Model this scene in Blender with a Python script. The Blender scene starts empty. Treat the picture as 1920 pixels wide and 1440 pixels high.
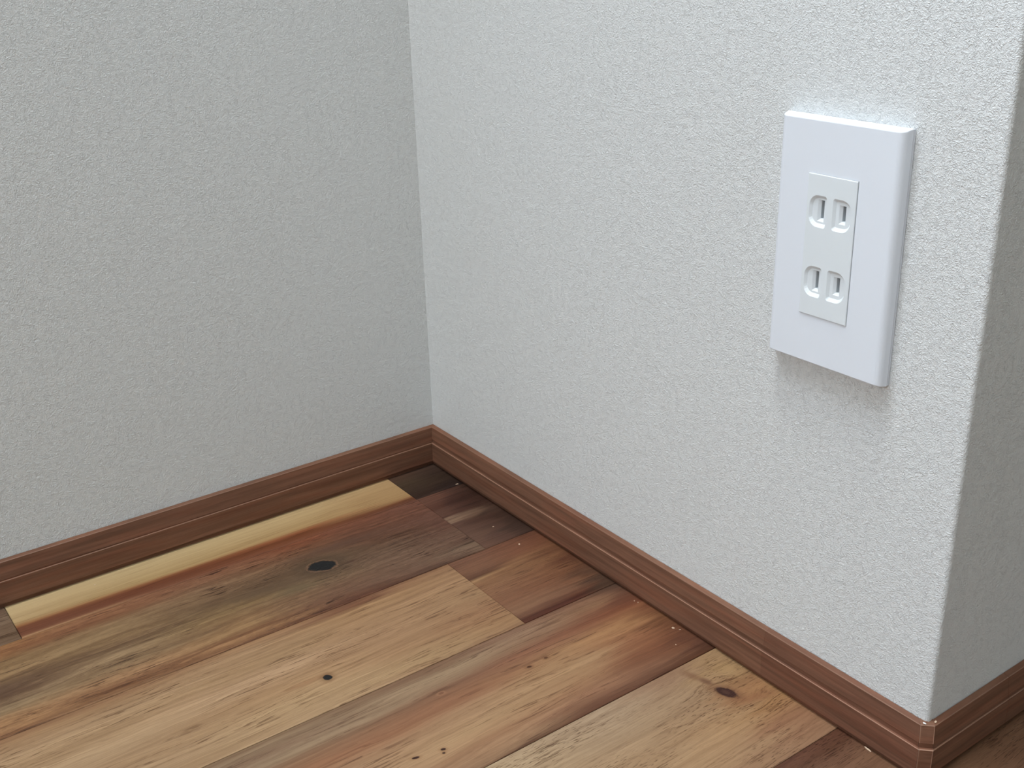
import bpy, bmesh, math, random
from mathutils import Vector, Matrix

random.seed(7)
scene = bpy.context.scene
COL = scene.collection
MM = 0.001

# ------------------------------------------------------------------ camera
cam_data = bpy.data.cameras.new('camera')
cam = bpy.data.objects.new('camera', cam_data)
COL.objects.link(cam)
cam_data.sensor_width = 36.0
cam_data.lens = 36.0 * 2121.15 / 1920.0
cam_data.clip_start = 0.01
RIGHT = Vector((0.5866182014947877, 0.8093983169659562, -0.0274490467539053))
UP = Vector((-0.2960971563815607, 0.2458992339340501, 0.9229626431949458))
FWD = Vector((-0.7537941095934447, 0.5332991011086787, -0.3839095063929793))
M = Matrix((RIGHT, UP, -FWD)).transposed().to_4x4()
M.translation = Vector((716.13166, -427.50142, 411.48499)) * MM
cam.matrix_world = M
scene.camera = cam

# ------------------------------------------------------------------ exposure, world, daylight
scene.view_settings.view_transform = 'Standard'
scene.view_settings.look = 'None'
scene.view_settings.gamma = 1.0
scene.view_settings.use_curve_mapping = False
scene.view_settings.exposure = 0.06

world = bpy.data.worlds.new('daylight')
scene.world = world
world.use_nodes = True
bg = world.node_tree.nodes['Background']
bg.inputs['Color'].default_value = (0.75, 0.87, 1.0, 1)
bg.inputs['Strength'].default_value = 0.3


def area_light(name, loc, direction, sx, sy, watts, colour):
    ld = bpy.data.lights.new(name, 'AREA')
    ld.shape = 'RECTANGLE'
    ld.size, ld.size_y = sx, sy
    ld.energy = watts
    ld.color = colour
    o = bpy.data.objects.new(name, ld)
    COL.objects.link(o)
    o.location = loc
    o.rotation_euler = Vector(direction).to_track_quat('-Z', 'Z').to_euler()
    return o


# daylight through the high window in the left wall and the window in the back wall; small square ceiling panel
area_light('window_daylight', (-0.01, -0.70, 1.85), (1, 0, 0), 0.40, 0.50, 50.0, (0.86, 0.985, 1.15))
area_light('back_window_daylight', (0.90, -2.69, 1.40), (0, 1, 0), 0.80, 0.50, 22.5, (0.92, 1.0, 1.06))
area_light('ceiling_panel_light', (0.27, -0.40, 2.385), (0, 0, -1), 0.34, 0.40, 20.0, (0.98, 1.0, 0.97))

# ------------------------------------------------------------------ node helpers
class Tree:
    def __init__(self, name):
        self.mat = bpy.data.materials.new(name)
        self.mat.use_nodes = True
        self.nt = self.mat.node_tree
        self.bsdf = self.nt.nodes['Principled BSDF']
        self.x = 0

    def node(self, kind, **kw):
        n = self.nt.nodes.new(kind)
        for k, v in kw.items():
            setattr(n, k, v)
        return n

    def put(self, sock, v):
        if isinstance(v, bpy.types.NodeSocket):
            self.nt.links.new(v, sock)
        elif isinstance(v, (tuple, list)) and sock.type == 'RGBA' and len(v) == 3:
            sock.default_value = (*v, 1)
        else:
            sock.default_value = v

    def math(self, op, a, b=0.0, c=None, clamp=False):
        n = self.node('ShaderNodeMath', operation=op, use_clamp=clamp)
        self.put(n.inputs[0], a)
        self.put(n.inputs[1], b)
        if c is not None:
            self.put(n.inputs[2], c)
        return n.outputs[0]

    def add(self, a, b): return self.math('ADD', a, b)
    def sub(self, a, b): return self.math('SUBTRACT', a, b)
    def mul(self, a, b): return self.math('MULTIPLY', a, b)

    def rng(self, v, a, b, c=0.0, d=1.0, smooth=True):
        n = self.node('ShaderNodeMapRange')
        n.interpolation_type = 'SMOOTHSTEP' if smooth else 'LINEAR'
        self.put(n.inputs['Value'], v)
        for k, q in zip(('From Min', 'From Max', 'To Min', 'To Max'), (a, b, c, d)):
            self.put(n.inputs[k], q)
        return n.outputs[0]

    def vec(self, x, y, z):
        n = self.node('ShaderNodeCombineXYZ')
        for i, q in enumerate((x, y, z)):
            self.put(n.inputs[i], q)
        return n.outputs[0]

    def noise(self, v, scale, detail=2.0, rough=0.5, dist=0.0, lac=2.0):
        n = self.node('ShaderNodeTexNoise')
        self.put(n.inputs['Vector'], v)
        n.inputs['Scale'].default_value = scale
        n.inputs['Detail'].default_value = detail
        n.inputs['Roughness'].default_value = rough
        n.inputs['Distortion'].default_value = dist
        n.inputs['Lacunarity'].default_value = lac
        return n.outputs[0]

    def ramp(self, fac, stops, interp='LINEAR'):
        n = self.node('ShaderNodeValToRGB')
        n.color_ramp.interpolation = interp
        el = n.color_ramp.elements
        while len(el) > 1:
            el.remove(el[-1])
        for i, (p, c) in enumerate(sorted(stops)):
            e = el[0] if i == 0 else el.new(p)
            e.position = p
            e.color = (*c, 1)
        self.put(n.inputs[0], fac)
        return n.outputs[0]

    def mix(self, fac, a, b, mode='MIX'):
        n = self.node('ShaderNodeMix', data_type='RGBA', blend_type=mode)
        self.put(n.inputs[0], fac)
        self.put(n.inputs[6], a)
        self.put(n.inputs[7], b)
        return n.outputs[2]

    def scale_col(self, col, f):
        n = self.node('ShaderNodeVectorMath', operation='SCALE')
        self.put(n.inputs[0], col)
        self.put(n.inputs['Scale'], f)
        return n.outputs[0]

    def pos(self):
        g = self.node('ShaderNodeNewGeometry')
        n = self.node('ShaderNodeSeparateXYZ')
        self.nt.links.new(g.outputs['Position'], n.inputs[0])
        return [self.mul(n.outputs[i], 1000.0) for i in range(3)]   # millimetres

    def bump(self, height, strength=1.0, dist=0.001):
        n = self.node('ShaderNodeBump')
        n.inputs['Strength'].default_value = strength
        n.inputs['Distance'].default_value = dist
        self.put(n.inputs['Height'], height)
        self.nt.links.new(n.outputs[0], self.bsdf.inputs['Normal'])

    def out(self, col=None, rough=None, spec=None):
        if col is not None:
            self.put(self.bsdf.inputs['Base Color'], col)
        if rough is not None:
            self.put(self.bsdf.inputs['Roughness'], rough)
        if spec is not None:
            self.bsdf.inputs['Specular IOR Level'].default_value = spec
        return self.mat


def lin(c):
    return tuple(((v / 255 + 0.055) / 1.055) ** 2.4 if v > 10 else v / 255 / 12.92 for v in c)


# ------------------------------------------------------------------ materials
def wallpaper():
    t = Tree('vinyl_wallpaper')
    x, y, z = t.pos()
    p = t.vec(x, y, z)
    n1 = t.noise(p, 0.50, 2.0, 0.5, 1.0)
    n2 = t.noise(p, 0.80, 1.0, 0.5, 0.6)
    gate = t.rng(t.noise(p, 0.30, 1.0), 0.40, 0.58, 0.2, 1.0)
    r1 = t.rng(t.math('ABSOLUTE', t.sub(n1, 0.5)), 0.0, 0.10, 1.0, 0.0)
    r2 = t.rng(t.math('ABSOLUTE', t.sub(n2, 0.48)), 0.0, 0.14, 1.0, 0.0)
    h = t.add(t.mul(r1, gate), t.mul(r2, 0.55))
    h = t.add(h, t.mul(t.noise(p, 0.95, 1.0, 0.5), 0.7))
    t.bump(h, 1.0, 0.00020)
    return t.out(lin((220, 221, 220)), 0.62, 0.35)


WALLPAPER = wallpaper()


def plain(name, col, rough=0.5, spec=0.4):
    return Tree(name).out(lin(col), rough, spec)


ACCENT = plain('corridor_wallpaper', (170, 174, 166), 0.7, 0.2)
PAINT = plain('ceiling_paint', (235, 235, 232), 0.8, 0.2)
CAULK = plain('white_caulk', (236, 236, 232), 0.7, 0.3)
WHITE = plain('white_plastic', (226, 230, 237), 0.45, 0.4)
MODULE = plain('socket_plastic', (223, 228, 231), 0.45, 0.4)
DARK = plain('dark_slot', (40, 40, 42), 0.6, 0.3)
METAL = plain('window_aluminium', (90, 92, 95), 0.4, 0.5)
CHIP = plain('pale_chip', (205, 178, 152), 0.8, 0.2)
SUBFLOOR = plain('subfloor', (52, 36, 26), 0.9, 0.1)


def skirting(name, axis, base, dark=0.74, alt=1.2):
    """Printed walnut film; the grain runs along the given axis."""
    t = Tree(name)
    c = t.pos()
    a = c[axis]
    b = c[1 - axis]
    z = c[2]
    g = t.noise(t.vec(t.mul(a, 0.013), t.mul(z, 0.33), t.mul(b, 0.05)), 1.0, 3.0, 0.6, 0.3)
    g2 = t.noise(t.vec(t.mul(a, 0.10), t.mul(z, 2.2), t.mul(b, 0.3)), 1.0, 2.0, 0.6)
    f = t.rng(g, 0.34, 0.66, dark, alt, False)
    f = t.mul(f, t.rng(g2, 0.25, 0.75, 0.93, 1.06, False))
    n = t.scale_col(lin(base), f)
    red = t.noise(t.vec(t.mul(a, 0.02), t.mul(z, 0.2), 3.3), 1.0, 2.0)
    n = t.mix(t.rng(red, 0.42, 0.68, 0.0, 0.35), n, t.scale_col(lin((base[0] * 1.06, base[1] * 0.92, base[2] * 0.86)), f))
    t.bump(g2, 0.25, 0.00010)
    return t.out(n, 0.5, 0.25)


SK_COL = (117, 82, 64)
SKIRT_X = skirting('skirting_film_front', 0, SK_COL)
SKIRT_X2 = skirting('skirting_film_front_end', 0, (SK_COL[0] * 0.95, SK_COL[1] * 0.93, SK_COL[2] * 0.93))
SKIRT_Y = skirting('skirting_film_side', 1, SK_COL)
PALE_EDGE = plain('skirting_pale_edge', (156, 118, 97), 0.45, 0.4)
EDGE_TOP = plain('skirting_top_edge', (128, 94, 74), 0.45, 0.4)
EDGE_LEFT = plain('skirting_edge', (130, 96, 77), 0.45, 0.4)


def wood(name, x0, x1, stations, knots=(), pores=0.5, streak=1.0, warp=4.0, seed=0.0, wild=0.0, rough=0.48):
    """Acacia plank. x across, y along (mm). stations: [(y, [(x, colour)...])], knots: (x, y, ax, ay, angle, kind, colours)."""
    t = Tree(name)
    x, y, z = t.pos()
    sd = seed * 37.7
    # broad wander of the figure along the board
    w1 = t.noise(t.vec(t.mul(x, 0.022), t.mul(y, 0.0065), sd), 1.0, 2.0, 0.5)
    w2 = t.noise(t.vec(t.mul(x, 0.10), t.mul(y, 0.012), sd + 5), 1.0, 2.0, 0.6)
    w3 = t.noise(t.vec(t.mul(x, 0.7), t.mul(y, 0.035), sd + 9), 1.0, 2.0, 0.6)
    xv = t.add(x, t.mul(t.sub(w1, 0.5), 2.6 * warp))
    xv = t.add(xv, t.mul(t.sub(w2, 0.5), 1.8 * warp))
    xv = t.add(xv, t.mul(t.sub(w3, 0.5), 0.9 * warp))
    kd = []
    for (kx, ky, ax, ay, ang, kind, kc) in knots:
        ca, sa = math.cos(ang), math.sin(ang)
        dx, dy = t.sub(x, kx), t.sub(y, ky)
        u = t.add(t.mul(dx, ca), t.mul(dy, sa))
        v = t.sub(t.mul(dy, ca), t.mul(dx, sa))
        wob = t.noise(t.vec(t.mul(x, 0.25), t.mul(y, 0.25), sd + kx), 1.0, 3.0, 0.6)
        u = t.math('DIVIDE', u, ax)
        v = t.math('DIVIDE', v, ay)
        d = t.math('SQRT', t.add(t.mul(u, u), t.mul(v, v)))
        d = t.add(d, t.mul(t.sub(wob, 0.5), 0.7))
        kd.append((d, kind, kc))
        if kind in ('big', 'branch'):
            # the figure bows round the knot
            far = t.rng(d, 0.0, 5.0, 1.0, 0.0)
            sg = t.rng(dx, -ax * 2, ax * 2, 1.0, -1.0)
            xv = t.add(xv, t.mul(t.mul(far, sg), min(ax, ay) * 1.3))
    fac = t.rng(xv, x0, x1, 0.0, 1.0, False)
    col = None
    prev = None
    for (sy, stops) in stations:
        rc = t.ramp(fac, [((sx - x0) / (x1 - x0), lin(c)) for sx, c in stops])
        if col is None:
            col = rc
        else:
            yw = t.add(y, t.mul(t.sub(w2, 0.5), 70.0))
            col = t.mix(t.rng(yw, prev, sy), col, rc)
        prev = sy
    # growth streaks, fine grain, open pores
    s1 = t.noise(t.vec(t.mul(xv, 0.40), t.mul(y, 0.0045), sd + 1), 1.0, 3.0, 0.65)
    s2 = t.noise(t.vec(t.mul(xv, 1.35), t.mul(y, 0.013), sd + 2), 1.0, 3.0, 0.6)
    f = t.mul(t.rng(s1, 0.34, 0.66, 1.0 - 0.23 * streak, 1.0 + 0.12 * streak, False),
              t.rng(s2, 0.34, 0.66, 1.0 - 0.20 * streak, 1.0 + 0.11 * streak, False))
    pn = t.noise(t.vec(t.mul(x, 1.9), t.mul(y, 0.20), sd + 3), 1.0, 1.0, 0.5)
    patch = t.rng(t.noise(t.vec(t.mul(x, 0.04), t.mul(y, 0.012), sd + 4), 1.0, 1.0), 0.38, 0.62, 0.15, 1.0)
    pore = t.mul(t.rng(pn, 0.58, 0.70), patch)
    dash = t.mul(t.rng(t.noise(t.vec(t.mul(xv, 1.45), t.mul(y, 0.030), sd + 6), 1.0, 1.0, 0.5), 0.59, 0.67), patch)
    f = t.mul(f, t.sub(1.0, t.mul(pore, 0.55 * pores)))
    f = t.mul(f, t.sub(1.0, t.mul(dash, 0.68 * streak)))
    if wild:
        sw = t.noise(t.vec(t.mul(x, 0.45), t.mul(y, 0.10), sd + 8), 1.0, 3.0, 0.65, 1.0)
        f = t.mul(f, t.rng(sw, 0.36, 0.64, 1.0 - wild, 1.0 + 0.8 * wild, False))
    tint = t.vec(t.math('POWER', f, 0.85), f, t.math('POWER', f, 1.1))
    col = t.mix(1.0, col, tint, 'MULTIPLY')
    height = t.sub(t.mul(s2, 0.35), t.mul(pore, pores))
    for d, kind, kc in kd:
        kc = [lin(c) for c in kc]
        if kind == 'big':
            col = t.mix(t.rng(d, 0.9, 2.8, 0.75, 0.0), col, kc[0])
            ring = t.rng(t.math('ABSOLUTE', t.sub(d, 1.14)), 0.0, 0.13, 0.55, 0.0)
            col = t.mix(ring, col, kc[1])
            col = t.mix(t.rng(d, 0.9, 1.06, 1.0, 0.0), col, kc[2])
        elif kind == 'branch':
            col = t.mix(t.rng(d, 0.8, 1.9, 0.6, 0.0), col, kc[0])
            col = t.mix(t.rng(d, 0.7, 1.06, 1.0, 0.0), col, kc[1])
            col = t.mix(t.rng(d, 0.1, 0.6, 0.5, 0.0), col, kc[2])
        elif kind == 'tint':                                   # soft stain in the wood itself
            col = t.mix(t.rng(d, 0.1, 1.25, 0.72, 0.0), col, kc[0])
        elif kind == 'dot':
            col = t.mix(t.rng(d, 0.9, 2.6, 0.5, 0.0), col, kc[0])
            col = t.mix(t.rng(d, 0.8, 1.1, 1.0, 0.0), col, kc[1])
        elif kind == 'scar':
            col = t.mix(t.rng(d, 0.75, 1.3, 0.5, 0.0), col, kc[0])
            col = t.mix(t.rng(d, 0.3, 0.75, 0.8, 0.0), col, kc[1])
        if kind in ('big', 'branch', 'dot'):
            height = t.sub(height, t.rng(d, 0.8, 1.1, 1.2, 0.0))
    t.bump(height, 0.55, 0.00022)
    return t.out(col, rough, 0.22)


# ------------------------------------------------------------------ mesh helpers
def link(name, verts, faces, mats, parent=None, fmats=None, smooth=False):
    me = bpy.data.meshes.new(name)
    me.from_pydata([Vector(v) * MM for v in verts], [], faces)
    for m in (mats if isinstance(mats, (list, tuple)) else [mats]):
        me.materials.append(m)
    if fmats:
        for p, i in zip(me.polygons, fmats):
            p.material_index = i
    bm = bmesh.new()
    bm.from_mesh(me)
    bmesh.ops.recalc_face_normals(bm, faces=bm.faces)
    bm.to_mesh(me)
    bm.free()
    if smooth:
        for p in me.polygons:
            p.use_smooth = True
    o = bpy.data.objects.new(name, me)
    COL.objects.link(o)
    if parent:
        o.parent = parent
    return o


def structure(o):
    o['kind'] = 'structure'
    return o


def box(lo, hi):
    v = [(x, y, z) for x in (lo[0], hi[0]) for y in (lo[1], hi[1]) for z in (lo[2], hi[2])]
    f = [(0, 1, 3, 2), (4, 6, 7, 5), (0, 4, 5, 1), (2, 3, 7, 6), (0, 2, 6, 4), (1, 5, 7, 3)]
    return v, f


def boxes(name, lst, mat, parent=None):
    V, F = [], []
    for lo, hi in lst:
        v, f = box(lo, hi)
        k = len(V)
        V += v
        F += [tuple(i + k for i in q) for q in f]
    return link(name, V, F, mat, parent)


def prism(outline, z0, z1):
    n = len(outline)
    v = [(x, y, z0) for x, y in outline] + [(x, y, z1) for x, y in outline]
    f = [tuple(range(n)), tuple(range(n, 2 * n))] + [(i, (i + 1) % n, n + (i + 1) % n, n + i) for i in range(n)]
    return v, f


# ------------------------------------------------------------------ room shell
L = 462.1                    # length of the wall with the outlet
RC = 2.2                     # rounding of its outer corner
H = 2400
XR, YB, YE = 3000, -2700, 900

arc = [(L - RC + RC * math.sin(a), RC - RC * math.cos(a)) for a in [math.radians(d) for d in range(0, 91, 9)]]
v, f = prism([(0, 0)] + arc[:6] + [(L - 100, 100), (0, 100)], 0, H)
structure(link('wall_front', v, f, WALLPAPER))
v, f = prism(arc[5:] + [(L, YE), (L - 100, YE), (L - 100, 100)], 0, H)
structure(link('wall_right', v, f, WALLPAPER))
# left wall with a high window beside the camera
wy0, wy1, wz0, wz1 = -930, -470, 1570, 2130
structure(boxes('wall_left', [((-120, wy1, 0), (0, 100, H)), ((-120, YB, 0), (0, wy0, H)),
                              ((-120, wy0, 0), (0, wy1, wz0)), ((-120, wy0, wz1), (0, wy1, H))], WALLPAPER))
bx0, bx1, bz0, bz1 = 470, 1330, 1120, 1680
structure(boxes('wall_back', [((0, YB - 120, 0), (bx0, YB, H)), ((bx1, YB - 120, 0), (XR, YB, H)),
                              ((bx0, YB - 120, 0), (bx1, YB, bz0)), ((bx0, YB - 120, bz1), (bx1, YB, H))], WALLPAPER))
structure(boxes('wall_far', [((XR, YB - 120, 0), (XR + 120, YE + 120, H))], ACCENT))
structure(boxes('wall_end', [((L - 100, YE, 0), (XR, YE + 120, H))], ACCENT))
structure(boxes('ceiling', [((-120, YB - 120, H), (XR + 120, YE + 120, H + 80))], PAINT))


def window(name, axis, a0, a1, z0, z1, c0, c1):
    e = 45
    lst = [((a0, z0), (a1, z0 + e)), ((a0, z1 - e), (a1, z1)), ((a0, z0 + e), (a0 + e, z1 - e)),
           ((a1 - e, z0 + e), (a1, z1 - e)), (((a0 + a1) / 2 - e / 2, z0 + e), ((a0 + a1) / 2 + e / 2, z1 - e))]
    bb = []
    for (p0, q0), (p1, q1) in lst:
        bb.append(((c0, p0, q0), (c1, p1, q1)) if axis == 1 else ((p0, c0, q0), (p1, c1, q1)))
    return structure(boxes(name, bb, METAL))


window('window_1', 1, wy0, wy1, wz0, wz1, -110, -50)
window('window_2', 0, bx0, bx1, bz0, bz1, YB - 110, YB - 50)

# ------------------------------------------------------------------ skirting boards
SEAM = 358.5                 # joint in the front skirting
C = 4.9                      # chamfer of the corner cap
PROF = [(0.3, 33.0), (3.3, 32.45), (3.62, 32.15), (4.85, 22.7), (4.45, 22.3), (4.45, 19.75), (5.45, 19.62), (5.75, 19.30),
        (5.75, 3.4), (3.9, 0.0), (0.3, 0.0)]
PALE = {1, 6}                # profile edges that catch a pale worn line


PROF_TOE = PROF[:3] + [(5.05, 20.4), (4.8, 20.1), (4.8, 19.72)] + PROF[6:8] + [(5.75, 3.9), (3.5, 2.9), (3.5, 0.0), (0.3, 0.0)]   # undercut toe of the side boards


def loft(name, rings, mats, pale=PALE, parent=None, closed=True):
    """rings: list of point lists (one per section, same count); quads between, caps at both ends."""
    n = len(rings[0])
    V = [p for r in rings for p in r]
    F, FM = [], []
    for k in range(len(rings) - 1):
        for i in range(n):
            j = (i + 1) % n
            F.append((k * n + i, k * n + j, (k + 1) * n + j, (k + 1) * n + i))
            FM.append({1: 2, 6: 1}.get(i, 0))
    F += [tuple(range(n)), tuple(range((len(rings) - 1) * n, len(rings) * n))]
    FM += [0, 0]
    return link(name, V, F, mats, parent, FM)


bf = structure(loft('baseboard_front', [[(d, -d, z) for d, z in PROF], [(SEAM, -d, z) for d, z in PROF]], [SKIRT_X, PALE_EDGE, EDGE_TOP]))
loft('board', [[(SEAM + 0.08, -d, z) for d, z in PROF], [(L + d - C - 0.1, -d, z) for d, z in PROF]], [SKIRT_X2, PALE_EDGE, EDGE_TOP], parent=bf)
structure(loft('baseboard_left', [[(d, YB, z) for d, z in PROF_TOE], [(d, -d - 0.08, z) for d, z in PROF_TOE]], [SKIRT_Y, EDGE_LEFT, EDGE_TOP]))
br = structure(loft('baseboard_right', [[(L + d, -d + C + 0.1, z) for d, z in PROF_TOE], [(L + d, 65.2, z) for d, z in PROF_TOE]],
                    [SKIRT_Y, EDGE_LEFT, EDGE_TOP]))
loft('board', [[(L + d, 65.45, z) for d, z in PROF_TOE], [(L + d, YE, z) for d, z in PROF_TOE]], [SKIRT_Y, EDGE_LEFT, EDGE_TOP], parent=br)

# moulded corner cap: chamfered facet between the two boards, pale seams on its edges
V, F, FM = [], [], []
TS = [0.0, 0.05, 0.95, 1.0]
n = len(PROF)
for d, z in PROF:
    a, b = Vector((L + d - C, -d)), Vector((L + d, -d + C))
    for s in TS:
        q = a.lerp(b, s)
        V.append((q.x, q.y, z))
    V.append((L - 0.5, 0.5, z))
for i in range(n - 1):
    for k in range(5):
        j = (k + 1) % 5
        F.append((i * 5 + k, i * 5 + j, (i + 1) * 5 + j, (i + 1) * 5 + k))
        seam = k in (0, 2) and i in (2, 7, 8)
        FM.append(1 if (seam or (i == 6 and k < 3)) else 2 if (i == 1 and k < 3) else 0)
F += [(0, 1, 2, 3, 4), tuple((n - 1) * 5 + k for k in range(5))]
FM += [0, 0]
structure(link('trim_1', V, F, [SKIRT_X, PALE_EDGE, EDGE_TOP], None, FM))

# ------------------------------------------------------------------ floor planks
floor = structure(boxes('floor', [((-120, YB - 120, -60), (XR + 120, YE + 120, -14))], SUBFLOOR))


def plank(outline, mat, bevel=0.35, groove=None, drop=0.0):
    """A board cut to an outline (mm), top edges eased."""
    n = len(outline)
    cx = sum(p[0] for p in outline) / n
    # inset outline by bevel (rectilinear outlines only)
    def inset(e):
        out = []
        for i in range(n):
            p0, p, p1 = Vector(outline[i - 1]), Vector(outline[i]), Vector(outline[(i + 1) % n])
            d0, d1 = (p - p0).normalized(), (p1 - p).normalized()
            n0, n1 = Vector((-d0.y, d0.x)), Vector((-d1.y, d1.x))
            q = p + (n0 + n1) * e
            out.append((q.x, q.y))
        return out
    top = inset(bevel)
    V = [(x, y, -14) for x, y in outline] + [(x, y, -bevel * 0.8 - drop) for x, y in outline] + [(x, y, -drop) for x, y in top]
    F = [tuple(range(n)), tuple(range(2 * n, 3 * n))]
    for k in range(2):
        F += [(k * n + i, k * n + (i + 1) % n, (k + 1) * n + (i + 1) % n, (k + 1) * n + i) for i in range(n)]
    return link('plank', V, F, mat, floor)


def rect(x0, x1, y0, y1, g=0.2, gy=0.06):
    return [(x0 + g, y0 + gy), (x1 - g, y0 + gy), (x1 - g, y1 - gy), (x0 + g, y1 - gy)]


E0, E1, E2, E3, E4, E5 = 47.6, 140.4, 230.0, 321.3, 413.0, 504.2
GREY = (130, 130, 130)
#PLANKS
plank(rect(0.5, E0, -337, -47), wood('acacia_pale_edge_board', 5.7, 47.6,
    [(-335, [(5.7, (188, 162, 121)), (27.5, (170, 141, 101)), (32.5, (142, 97, 62)), (35.0, (109, 66, 46)), (41.7, (104, 63, 45)), (45.1, (112, 72, 52)), (46.3, (152, 113, 80)), (47.6, (158, 118, 83))]),
     (-250, [(5.7, (186, 161, 120)), (30.8, (165, 136, 94)), (34.2, (133, 86, 55)), (37.1, (103, 58, 37)), (43.4, (100, 58, 39)), (47.6, (116, 74, 52))]),
     (-150, [(5.7, (186, 159, 117)), (31.7, (163, 132, 90)), (35.9, (135, 81, 51)), (40.1, (101, 55, 31)), (47.6, (116, 70, 47))]),
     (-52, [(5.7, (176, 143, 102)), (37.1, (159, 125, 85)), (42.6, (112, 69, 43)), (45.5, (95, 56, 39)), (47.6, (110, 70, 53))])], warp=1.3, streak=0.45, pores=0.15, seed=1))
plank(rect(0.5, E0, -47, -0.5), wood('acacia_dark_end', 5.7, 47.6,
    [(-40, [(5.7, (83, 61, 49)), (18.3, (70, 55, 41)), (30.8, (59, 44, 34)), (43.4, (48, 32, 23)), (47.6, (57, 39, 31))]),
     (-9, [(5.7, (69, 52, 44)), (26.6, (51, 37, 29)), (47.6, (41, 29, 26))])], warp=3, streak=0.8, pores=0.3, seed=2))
plank(rect(0.5, E0, -1250, -337, gy=0.25), wood('acacia_umber_board', 5.7, 47.6,
    [(-345, [(5.7, (114, 91, 74)), (22.5, (118, 96, 77)), (39.2, (101, 78, 59)), (47.6, (110, 87, 68))]),
     (-500, [(5.7, (102, 79, 63)), (26.6, (108, 84, 64)), (47.6, (100, 76, 56))])], warp=3, seed=3))
plank(rect(E0, E1, -1000, -47), wood('acacia_knot_board', 47.6, 140.4,
    [(-370, [(47.6, (152, 110, 72)), (56.9, (131, 89, 57)), (66.2, (131, 103, 71)), (81.0, (137, 108, 76)), (91.2, (91, 68, 51)), (101.4, (95, 70, 51)), (109.8, (132, 108, 81)), (120.0, (126, 102, 74)), (128.3, (151, 113, 78)), (134.8, (146, 108, 74)), (140.4, (120, 83, 55))]),
     (-300, [(47.6, (138, 96, 68)), (58.7, (120, 80, 55)), (70.8, (131, 104, 74)), (84.7, (128, 101, 71)), (94.0, (103, 78, 55)), (103.3, (139, 113, 84)), (114.4, (127, 101, 73)), (123.7, (149, 113, 80)), (131.1, (136, 98, 68)), (135.8, (98, 63, 39)), (140.4, (140, 104, 73))]),
     (-220, [(47.6, (124, 81, 59)), (56.9, (126, 88, 64)), (68.0, (117, 89, 65)), (86.6, (98, 75, 53)), (101.4, (125, 99, 67)), (114.4, (121, 90, 61)), (125.6, (149, 116, 80)), (131.1, (108, 72, 47)), (134.8, (138, 101, 69)), (140.4, (113, 75, 51))]),
     (-150, [(47.6, (126, 71, 47)), (58.7, (121, 80, 56)), (70.8, (108, 79, 57)), (84.7, (93, 71, 52)), (103.3, (108, 85, 63)), (121.8, (109, 80, 60)), (133.9, (102, 71, 52)), (140.4, (94, 57, 40))]),
     (-100, [(47.6, (119, 74, 54)), (56.9, (109, 70, 51)), (68.0, (99, 65, 48)), (84.7, (90, 62, 45)), (98.6, (104, 79, 61)), (112.6, (107, 81, 63)), (129.3, (108, 81, 63)), (140.4, (79, 50, 36))]),
     (-50, [(47.6, (111, 72, 56)), (61.5, (106, 69, 53)), (75.4, (97, 64, 50)), (94.0, (93, 61, 47)), (110.7, (101, 74, 58)), (121.8, (83, 56, 43)), (129.3, (110, 87, 69)), (136.7, (108, 83, 65)), (140.4, (87, 59, 44))])], warp=5, streak=1.15, pores=0.65, seed=4, wild=0.13, knots=[(93, -188, 46, 7, 1.52, 'tint', [(84, 64, 46)]),
           (71, -125, 45, 6, 1.52, 'tint', [(82, 57, 44)]),
           (104, -175, 20, 7, 1.5, 'tint', [(97, 80, 57)]),
           (95.5, -131, 8, 2, 1.45, 'tint', [(64, 36, 27)]),
           (88.6, -148.4, 9.6, 6.3, 1.25, 'big', [(71, 54, 38), (120, 88, 68), (22, 22, 22)])]))
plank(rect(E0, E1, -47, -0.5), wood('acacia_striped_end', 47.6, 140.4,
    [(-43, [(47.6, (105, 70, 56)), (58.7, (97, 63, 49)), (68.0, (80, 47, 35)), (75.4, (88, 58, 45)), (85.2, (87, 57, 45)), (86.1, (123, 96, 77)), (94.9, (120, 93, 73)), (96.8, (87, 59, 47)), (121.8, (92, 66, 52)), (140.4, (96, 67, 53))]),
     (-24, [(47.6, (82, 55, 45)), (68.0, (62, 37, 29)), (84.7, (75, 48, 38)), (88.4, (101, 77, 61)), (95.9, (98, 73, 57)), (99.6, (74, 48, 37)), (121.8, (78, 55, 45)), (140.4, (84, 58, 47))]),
     (-8, [(47.6, (62, 43, 34)), (66.2, (53, 32, 24)), (84.7, (61, 39, 30)), (94.0, (69, 49, 39)), (103.3, (60, 40, 31)), (121.8, (57, 40, 32)), (140.4, (62, 44, 36))])], warp=1.2, streak=0.8, pores=0.3, seed=5))
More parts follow.
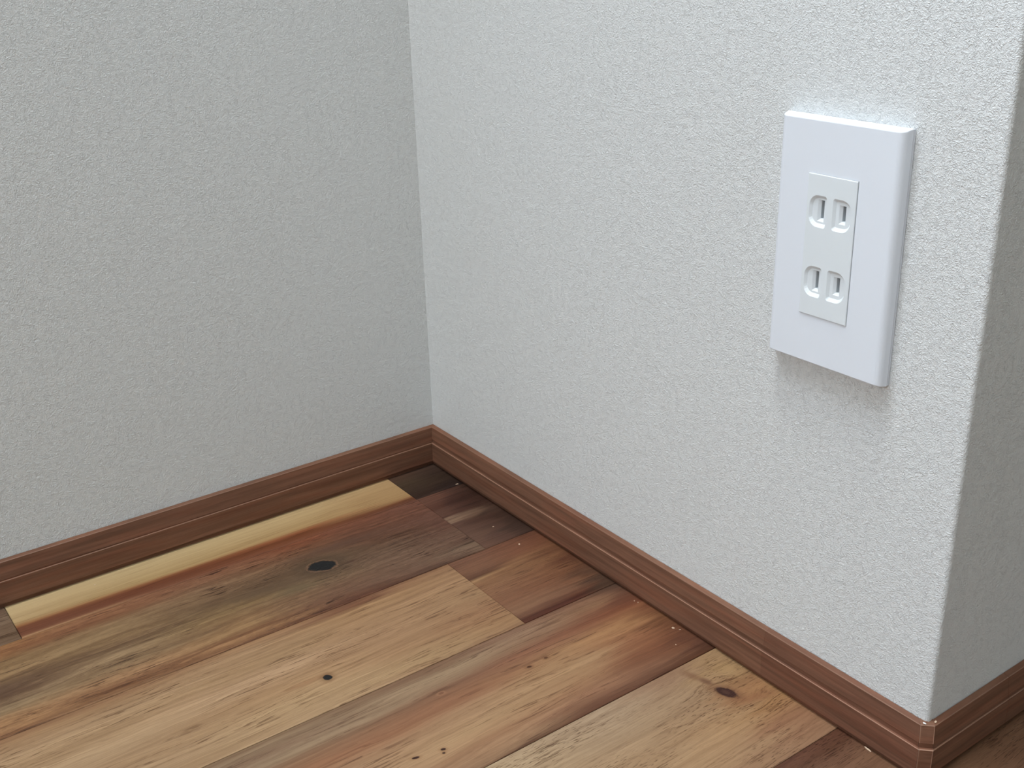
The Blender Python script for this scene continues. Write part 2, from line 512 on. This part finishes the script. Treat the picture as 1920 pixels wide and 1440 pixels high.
plank(rect(E1, E2, -900, -79), wood('acacia_light_board', 140.4, 230,
    [(-330, [(140.4, (135, 98, 70)), (147.6, (140, 107, 76)), (158.3, (153, 123, 92)), (171.8, (145, 115, 84)), (185.2, (157, 128, 97)), (201.3, (143, 113, 83)), (216.6, (150, 121, 91)), (230.0, (146, 116, 85))]),
     (-220, [(140.4, (146, 108, 76)), (149.4, (151, 119, 88)), (165.5, (146, 115, 83)), (178.0, (163, 131, 100)), (194.2, (152, 119, 86)), (212.1, (159, 129, 95)), (230.0, (156, 126, 94))]),
     (-150, [(140.4, (106, 70, 49)), (146.7, (115, 77, 54)), (151.2, (148, 113, 79)), (167.3, (151, 117, 85)), (185.2, (152, 118, 87)), (207.6, (146, 112, 81)), (222.8, (154, 124, 90)), (230.0, (138, 105, 76))]),
     (-84, [(140.4, (131, 93, 66)), (147.6, (140, 105, 75)), (167.3, (153, 118, 86)), (185.2, (145, 112, 81)), (203.1, (145, 107, 77)), (221.0, (143, 108, 76)), (230.0, (124, 91, 65))])], warp=3.5, streak=0.85, pores=0.35, seed=6, knots=[(199, -215, 16, 3, 1.57, 'tint', [(141, 104, 73)]),
           (202.3, -203, 2.8, 2.6, 1.2, 'dot', [(108, 74, 46), (23, 22, 22)])]))
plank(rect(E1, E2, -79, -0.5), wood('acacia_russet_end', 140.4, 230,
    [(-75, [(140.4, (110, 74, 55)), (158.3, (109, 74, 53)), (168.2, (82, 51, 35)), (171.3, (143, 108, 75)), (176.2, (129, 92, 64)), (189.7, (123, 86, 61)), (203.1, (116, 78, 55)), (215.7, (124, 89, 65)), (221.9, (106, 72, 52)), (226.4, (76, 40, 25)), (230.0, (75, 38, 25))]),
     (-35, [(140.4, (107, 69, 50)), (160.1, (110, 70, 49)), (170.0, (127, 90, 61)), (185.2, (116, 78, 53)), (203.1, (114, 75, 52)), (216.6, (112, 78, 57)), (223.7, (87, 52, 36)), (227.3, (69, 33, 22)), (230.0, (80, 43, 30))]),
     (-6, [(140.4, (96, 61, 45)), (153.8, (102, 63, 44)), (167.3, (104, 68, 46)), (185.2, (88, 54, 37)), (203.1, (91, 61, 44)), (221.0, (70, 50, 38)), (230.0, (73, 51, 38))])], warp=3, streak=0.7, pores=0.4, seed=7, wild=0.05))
plank(rect(E2, E3, -1100, -0.5), wood('acacia_grey_edge_board', 230, 321.3,
    [(-260, [(230.0, (114, 87, 64)), (235.5, (128, 104, 80)), (242.8, (116, 90, 69)), (250.1, (137, 113, 88)), (257.4, (122, 91, 67)), (268.3, (135, 94, 67)), (280.2, (147, 113, 84)), (298.5, (153, 121, 90)), (312.2, (143, 111, 83)), (321.3, (129, 99, 74))]),
     (-150, [(230.0, (106, 76, 56)), (235.5, (117, 89, 67)), (241.0, (141, 116, 90)), (248.3, (136, 109, 84)), (255.6, (116, 82, 60)), (268.3, (132, 91, 65)), (278.4, (149, 115, 85)), (293.9, (154, 122, 89)), (304.9, (144, 107, 78)), (316.7, (137, 105, 78)), (321.3, (92, 62, 42))]),
     (-80, [(230.0, (115, 82, 63)), (239.1, (134, 104, 81)), (248.3, (128, 95, 71)), (257.4, (128, 86, 63)), (267.4, (142, 105, 73)), (284.8, (153, 119, 86)), (298.5, (141, 104, 74)), (312.2, (133, 95, 70)), (321.3, (90, 56, 38))]),
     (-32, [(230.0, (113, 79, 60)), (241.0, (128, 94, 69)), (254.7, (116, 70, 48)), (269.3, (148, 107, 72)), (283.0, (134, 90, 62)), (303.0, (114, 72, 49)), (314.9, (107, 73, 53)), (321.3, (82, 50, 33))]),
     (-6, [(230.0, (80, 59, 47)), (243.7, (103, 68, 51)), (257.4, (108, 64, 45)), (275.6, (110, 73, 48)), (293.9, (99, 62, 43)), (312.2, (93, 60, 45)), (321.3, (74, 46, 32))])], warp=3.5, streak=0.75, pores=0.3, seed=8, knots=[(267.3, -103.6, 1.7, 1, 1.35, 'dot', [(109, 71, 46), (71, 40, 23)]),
           (266.5, -90.5, 1.5, 1, 1.35, 'dot', [(109, 72, 46), (83, 51, 30)]),
           (256, -158.2, 3, 1.6, 1.45, 'scar', [(141, 101, 75), (101, 65, 45)]),
           (296.5, -182.7, 1.6, 0.9, 1.2, 'dot', [(125, 88, 57), (55, 30, 22)]),
           (299, -184, 0.9, 0.7, 1.2, 'dot', [(126, 88, 57), (59, 35, 22)]),
           (281, -97, 4, 0.45, 1.4, 'tint', [(90, 58, 36)]),
           (293, -198, 2.2, 0.9, 1.3, 'dot', [(125, 88, 57), (55, 30, 22)])]))
plank(rect(E3, E4, -1000, -0.5), wood('acacia_porous_knot_board', 321.3, 413,
    [(-170, [(321.3, (160, 135, 106)), (367.1, (145, 116, 86)), (413.0, (141, 107, 77))]),
     (-100, [(321.3, (150, 125, 100)), (344.2, (145, 119, 92)), (367.1, (147, 117, 87)), (394.7, (148, 117, 85)), (413.0, (137, 106, 78))]),
     (-50, [(321.3, (134, 102, 79)), (339.6, (142, 114, 87)), (358.0, (142, 112, 83)), (376.3, (151, 117, 83)), (394.7, (145, 113, 83)), (413.0, (136, 102, 77))]),
     (-10, [(321.3, (149, 118, 86)), (339.6, (149, 118, 84)), (358.0, (137, 99, 68)), (376.3, (148, 110, 74)), (394.7, (135, 97, 71)), (413.0, (135, 101, 76))])], warp=4, streak=0.7, pores=1.15, seed=9, knots=[(333, -34, 10, 4, 0.35, 'tint', [(113, 79, 56)]),
           (341.5, -31.6, 5.5, 3, 0.3, 'tint', [(87, 55, 40)]),
           (368, -20, 20, 5, 1.3, 'tint', [(131, 89, 60)]),
           (362, -10, 16, 5, 1.45, 'tint', [(151, 110, 75)]),
           (341, -13, 10, 8, 0.4, 'tint', [(156, 124, 86)]),
           (355.2, -29.5, 7.8, 4, 0.36, 'branch', [(107, 71, 48), (56, 33, 27), (83, 57, 46)])]))
plank([(E4 + 0.14, -900), (E5 - 0.12, -900), (E5 - 0.12, YE - 1), (L + 1.0, YE - 1), (L + 1.0, -0.5), (E4 + 0.14, -0.5)], wood('acacia_brown_board', 413, 504.2,
    [(-14, [(413.0, (82, 50, 36)), (416.6, (92, 59, 43)), (420.3, (86, 55, 39)), (427.6, (102, 71, 53)), (440.4, (112, 80, 60)), (467.7, (110, 79, 58)), (504.2, (104, 73, 54))]),
     (0, [(413.0, (82, 51, 36)), (416.6, (92, 59, 43)), (420.3, (86, 55, 40)), (427.6, (102, 71, 53)), (440.4, (112, 81, 60)), (467.7, (110, 79, 58)), (504.2, (104, 73, 54))])], warp=4, streak=0.8, pores=1.2, seed=10))

# further boards, out of the picture or at its edge, in four mixed tones
TONES = [wood('acacia_tone', 0, 91, [(0, [(0.0, c0), (0.3, c1), (0.6, c0), (1.0, c2)])], warp=12, seed=20 + i, pores=0.6)
         for i, (c0, c1, c2) in enumerate([((150, 116, 88), (168, 134, 102), (128, 92, 70)), ((124, 92, 70), (140, 106, 80), (104, 74, 56)),
                                           ((176, 146, 112), (160, 128, 98), (182, 152, 118)), ((136, 96, 72), (156, 118, 88), (116, 80, 60))])]
random.seed(11)
k = 0
xa = E5
while xa < XR - 1:
    xb = min(xa + 91.2, XR - 1)
    y = -1300 + random.uniform(-250, 250)
    for ya, yb in [(YB + 1, y), (y, YE - 1)]:
        plank(rect(xa, xb, ya, yb), TONES[(k * 7 + int(ya) % 3) % 4])
        k += 1
    xa = xb
for i, (xa, xb, yb) in enumerate([(0.5, E0, -1250), (E0, E1, -1000), (E1, E2, -900), (E2, E3, -1100), (E3, E4, -1000), (E4, E5, -900)]):
    plank(rect(xa, xb, YB + 1, yb), TONES[(i * 3) % 4])
#PLANKS_END

# ------------------------------------------------------------------ outlet
PX, PZ, PW, PH, PD = 349.1, 201.4, 70.0, 120.0, 7.5


def empty(name, loc):
    o = bpy.data.objects.new(name, None)
    COL.objects.link(o)
    o.location = Vector(loc) * MM
    o.empty_display_size = 0.02
    return o


outlet = empty('wall_outlet', (PX + PW / 2, 0, PZ))
outlet['label'] = 'white four-slot electrical wall outlet with rectangular cover plate on the textured wall'
outlet['category'] = 'outlet'
ORG = Vector((PX + PW / 2, 0, PZ))


def loc_part(o):
    """Put a part modelled in room millimetres under the outlet without moving it."""
    o.parent = outlet
    o.matrix_parent_inverse = Matrix.Translation(-ORG * MM)
    return o


def cut(o, cutters):
    dgs = []
    for c in cutters:
        m = o.modifiers.new('cut', 'BOOLEAN')
        m.operation = 'DIFFERENCE'
        m.solver = 'EXACT'
        m.object = c
    dg = bpy.context.evaluated_depsgraph_get()
    me = bpy.data.meshes.new_from_object(o.evaluated_get(dg))
    o.modifiers.clear()
    o.data = me
    for c in cutters:
        bpy.data.objects.remove(c)
    return o


# module opening
SX, SZ, SW, SH = 369.0, 226.9, 28.2, 68.9


def plate_mesh():
    R, e = 3.0, 0.5
    x0, x1 = PX, PX + PW
    y0, y1 = -1.95, -PD
    prof = [(x0, y0)]
    for k in range(9):
        a = math.radians(k * 11.25)
        prof.append((x0 + R - R * math.cos(a) , y1 + R - R * math.sin(a)))
    for k in range(9):
        a = math.radians(90 - k * 11.25)
        prof.append((x1 - R + R * math.cos(a), y1 + R - R * math.sin(a)))
    prof.append((x1, y0))
    n = len(prof)
    cx = (x0 + x1) / 2

    def ring(z, s, dy):
        return [((x - cx) * s + cx, min(y + dy, y0), z) for x, y in prof]
    rings = [ring(PZ, 1 - 2 * e * 0.35 / PW, e), ring(PZ + e * 0.3, 1 - e * 0.2 / PW, e * 0.3), ring(PZ + e, 1, 0),
             ring(PZ + PH - e, 1, 0), ring(PZ + PH - e * 0.3, 1 - e * 0.2 / PW, e * 0.3), ring(PZ + PH, 1 - 2 * e * 0.35 / PW, e)]
    # the plate tapers by about a millimetre towards its front face
    cz = PZ + PH / 2

    def taper(p):
        q = 0.95 * (y0 - p[1]) / (y0 - y1)
        return (cx + (p[0] - cx) * (1 - q / (PW / 2)), p[1], cz + (p[2] - cz) * (1 - q / (PH / 2)))
    V = [taper(p) for r in rings for p in r]
    F = [(k * n + i, k * n + (i + 1) % n, (k + 1) * n + (i + 1) % n, (k + 1) * n + i) for k in range(len(rings) - 1) for i in range(n)]
    F += [tuple(range(n)), tuple(range((len(rings) - 1) * n, len(rings) * n))]
    return V, F


V, F = plate_mesh()
plate = link('cover_plate', V, F, WHITE)
g = 0.14
c1 = boxes('cut', [((SX - g, -20, SZ - g), (SX + SW + g + 0.1, 5, SZ + SH + g))], WHITE)
cut(plate, [c1])
loc_part(plate)
loc_part(boxes('backing_frame', [((PX + 0.25, -1.6, PZ + 0.25), (PX + PW - 0.15, -0.25, PZ + 9)),
                                 ((PX + 0.25, -1.6, PZ + PH - 9), (PX + PW - 0.15, -0.25, PZ + PH - 0.25)),
                                 ((PX + 0.25, -1.6, PZ + 9), (PX + 9, -0.25, PZ + PH - 9)),
                                 ((PX + PW - 9, -1.6, PZ + 9), (PX + PW - 0.15, -0.25, PZ + PH - 9))], WHITE))


def rounded(x0, x1, z0, z1, rl, rr, k=6):
    """Outline with corner radius rl on the left pair and rr on the right pair."""
    pts = []
    for cx, cz, r, a0 in [(x1 - rr, z1 - rr, rr, 0), (x0 + rl, z1 - rl, rl, 90), (x0 + rl, z0 + rl, rl, 180), (x1 - rr, z0 + rr, rr, 270)]:
        for i in range(k + 1):
            a = math.radians(a0 + 90 * i / k)
            pts.append((cx + r * math.cos(a), cz + r * math.sin(a)))
    return pts


FY = -PD - 0.55            # front face of the module
V, F = box((SX, FY, SZ), (SX + SW, -0.5, SZ + SH))
mod = link('socket_module', V, F, MODULE)
bm = bmesh.new()
bm.from_mesh(mod.data)
bmesh.ops.bevel(bm, geom=[e for e in bm.edges if all(v.co.y < -0.004 for v in e.verts)], offset=0.00035, segments=2, affect='EDGES', profile=0.6)
bm.to_mesh(mod.data)
bm.free()
cutters = []


def cutter(a, b, ya, yb):
    n = len(a)
    ka = 1.0
    # extend the tapered outline out past the front face
    V = [(2 * p[0] - q[0], FY - (yb - ya) + (ya - FY), 2 * p[1] - q[1]) for p, q in zip(a, b)]
    V = [(p[0] + (p[0] - q[0]), ya - (yb - ya), p[1] + (p[1] - q[1])) for p, q in zip(a, b)] + [(q[0], yb, q[1]) for q in b]
    F = [tuple(range(n)), tuple(range(n, 2 * n))] + [(i, (i + 1) % n, n + (i + 1) % n, n + i) for i in range(n)]
    return link('cut', V, F, MODULE)


for zo in (0.0, -34.3):
    for (x0, x1, rl, rr, sx0, sx1, sz0, sz1) in [(1.7, 11.7, 5.0, 1.3, 7.3, 9.8, 47.9, 56.6), (15.4, 25.8, 1.3, 5.0, 19.8, 22.3, 48.7, 56.0)]:
        a = rounded(SX + x0, SX + x1, SZ + 43.9 + zo, SZ + 59.1 + zo, rl, rr)
        b = rounded(SX + x0 + 1.3, SX + x1 - 0.7, SZ + 43.9 + 1.7 + zo, SZ + 59.1 - 1.4 + zo, max(rl - 1.2, 0.6), max(rr - 1.2, 0.6))
        cutters.append(cutter(a, b, FY, FY + 1.05))
        fy2 = FY + 1.05
        # funnel of the slot, then the slot itself
        a = [(SX + sx0 - 1.3, SZ + sz0 - 1.3 + zo), (SX + sx1, SZ + sz0 - 1.3 + zo), (SX + sx1, SZ + sz1 + 0.3 + zo), (SX + sx0 - 1.3, SZ + sz1 + 0.3 + zo)]
        b = [(SX + sx0, SZ + sz0 + zo), (SX + sx1 - 0.02, SZ + sz0 + zo), (SX + sx1 - 0.02, SZ + sz1 + zo), (SX + sx0, SZ + sz1 + zo)]
        cutters.append(cutter(a, b, fy2, fy2 + 1.0))
        V, F = box((SX + sx0, FY - 1, SZ + sz0 + zo), (SX + sx1 - 0.03, FY + 6.5, SZ + sz1 + zo))
        cutters.append(link('cut', V, F, MODULE))
cut(mod, cutters)
loc_part(mod)
for zo in (0.0, -34.3):
    for (sx0, sx1, sz0, sz1) in [(7.3, 9.8, 47.9, 56.6), (19.8, 22.3, 48.7, 56.0)]:
        o = boxes('contact', [((SX + sx0 + 0.05, FY + 4.2, SZ + sz0 + 0.05 + zo), (SX + sx1 - 0.08, FY + 4.8, SZ + sz1 - 0.05 + zo))], DARK)
        o.parent = mod
# ------------------------------------------------------------------ crumbs left by the fitters
def crumb(name, x, y, z, lx, ly, lz, yaw, mat, label, group=None, seed=0):
    """A small angular fragment standing on height z."""
    rnd = random.Random(seed)
    bm = bmesh.new()
    bmesh.ops.create_icosphere(bm, subdivisions=1, radius=1.0)
    for v in bm.verts:
        k = rnd.uniform(0.72, 1.2)
        v.co = Vector((v.co.x * k * lx / 2, v.co.y * k * ly / 2, v.co.z * lz / 2)) * MM
    low = min(v.co.z for v in bm.verts)
    for v in bm.verts:
        v.co.z = max(v.co.z - low - 0.12 * lz * MM, 0.0)
    me = bpy.data.meshes.new(name)
    bm.to_mesh(me)
    bm.free()
    me.materials.append(mat)
    o = bpy.data.objects.new(name, me)
    COL.objects.link(o)
    o.location = Vector((x, y, z)) * MM
    o.rotation_euler = (0, 0, yaw)
    o['label'] = label
    o['category'] = 'crumb'
    if group:
        o['group'] = group
    return o


GC = 'pale crumbs scattered on the wooden floor'
for i, (x, y, lx, ly, lz, yaw, lab) in enumerate([
        (291.2, -10.2, 2.2, 1.7, 0.9, 0.4, 'pale triangular crumb, largest of those on the plank with reddish end beside the long skirting'),
        (295.0, -8.0, 1.7, 0.7, 0.5, 1.1, 'thin pale flake just right of the largest triangular crumb by the long skirting'),
        (304.7, -20.7, 0.9, 0.7, 0.4, 0.0, 'tiny pale speck on reddish plank end, nearest to the dark oval knot'),
        (253.9, -9.0, 0.9, 0.8, 0.5, 0.3, 'left speck of the tiny pale pair beside the long skirting'),
        (256.7, -8.3, 1.1, 0.9, 0.6, 1.9, 'right speck of the tiny pale pair beside the long skirting'),
        (150.5, -25.2, 1.7, 1.5, 0.9, 0.0, 'round pale crumb alone on the upper edge of the russet plank end'),
        (118.7, -25.2, 1.6, 1.0, 0.7, 1.2, 'small white crumb alone on the dark plank end with the light stripe'),
        (46.3, -9.3, 1.0, 3.2, 0.7, -0.1, 'thin whitish sliver in the plank joint nearest the inner corner'),
        (14.2, -281.2, 1.2, 1.0, 0.6, 0.0, 'white speck on the pale yellow sapwood of the plank along the left skirting'),
        (434.0, -5.6, 5.6, 1.0, 0.9, -0.12, 'long pale splinter lying at the foot of the skirting near the outer corner')]):
    crumb('crumb', x, y, 0.0, lx, ly, lz, yaw, CHIP, lab, GC, seed=i + 3)
GW = 'bits of white caulk at the outer wall corner'
for i, (x, y, lx, ly, lab) in enumerate([
        (461.6, -1.6, 2.2, 1.1, 'white caulk bit on the corner cap top, on the brighter wall side'),
        (464.3, 3.6, 1.2, 2.6, 'cream caulk bit on the skirting top, on the shaded wall side of the corner')]):
    crumb('caulk_bit', x, y, 32.75, lx, ly, 0.7, 0.2, CAULK if i == 0 else CHIP, lab, GW, seed=i + 21)
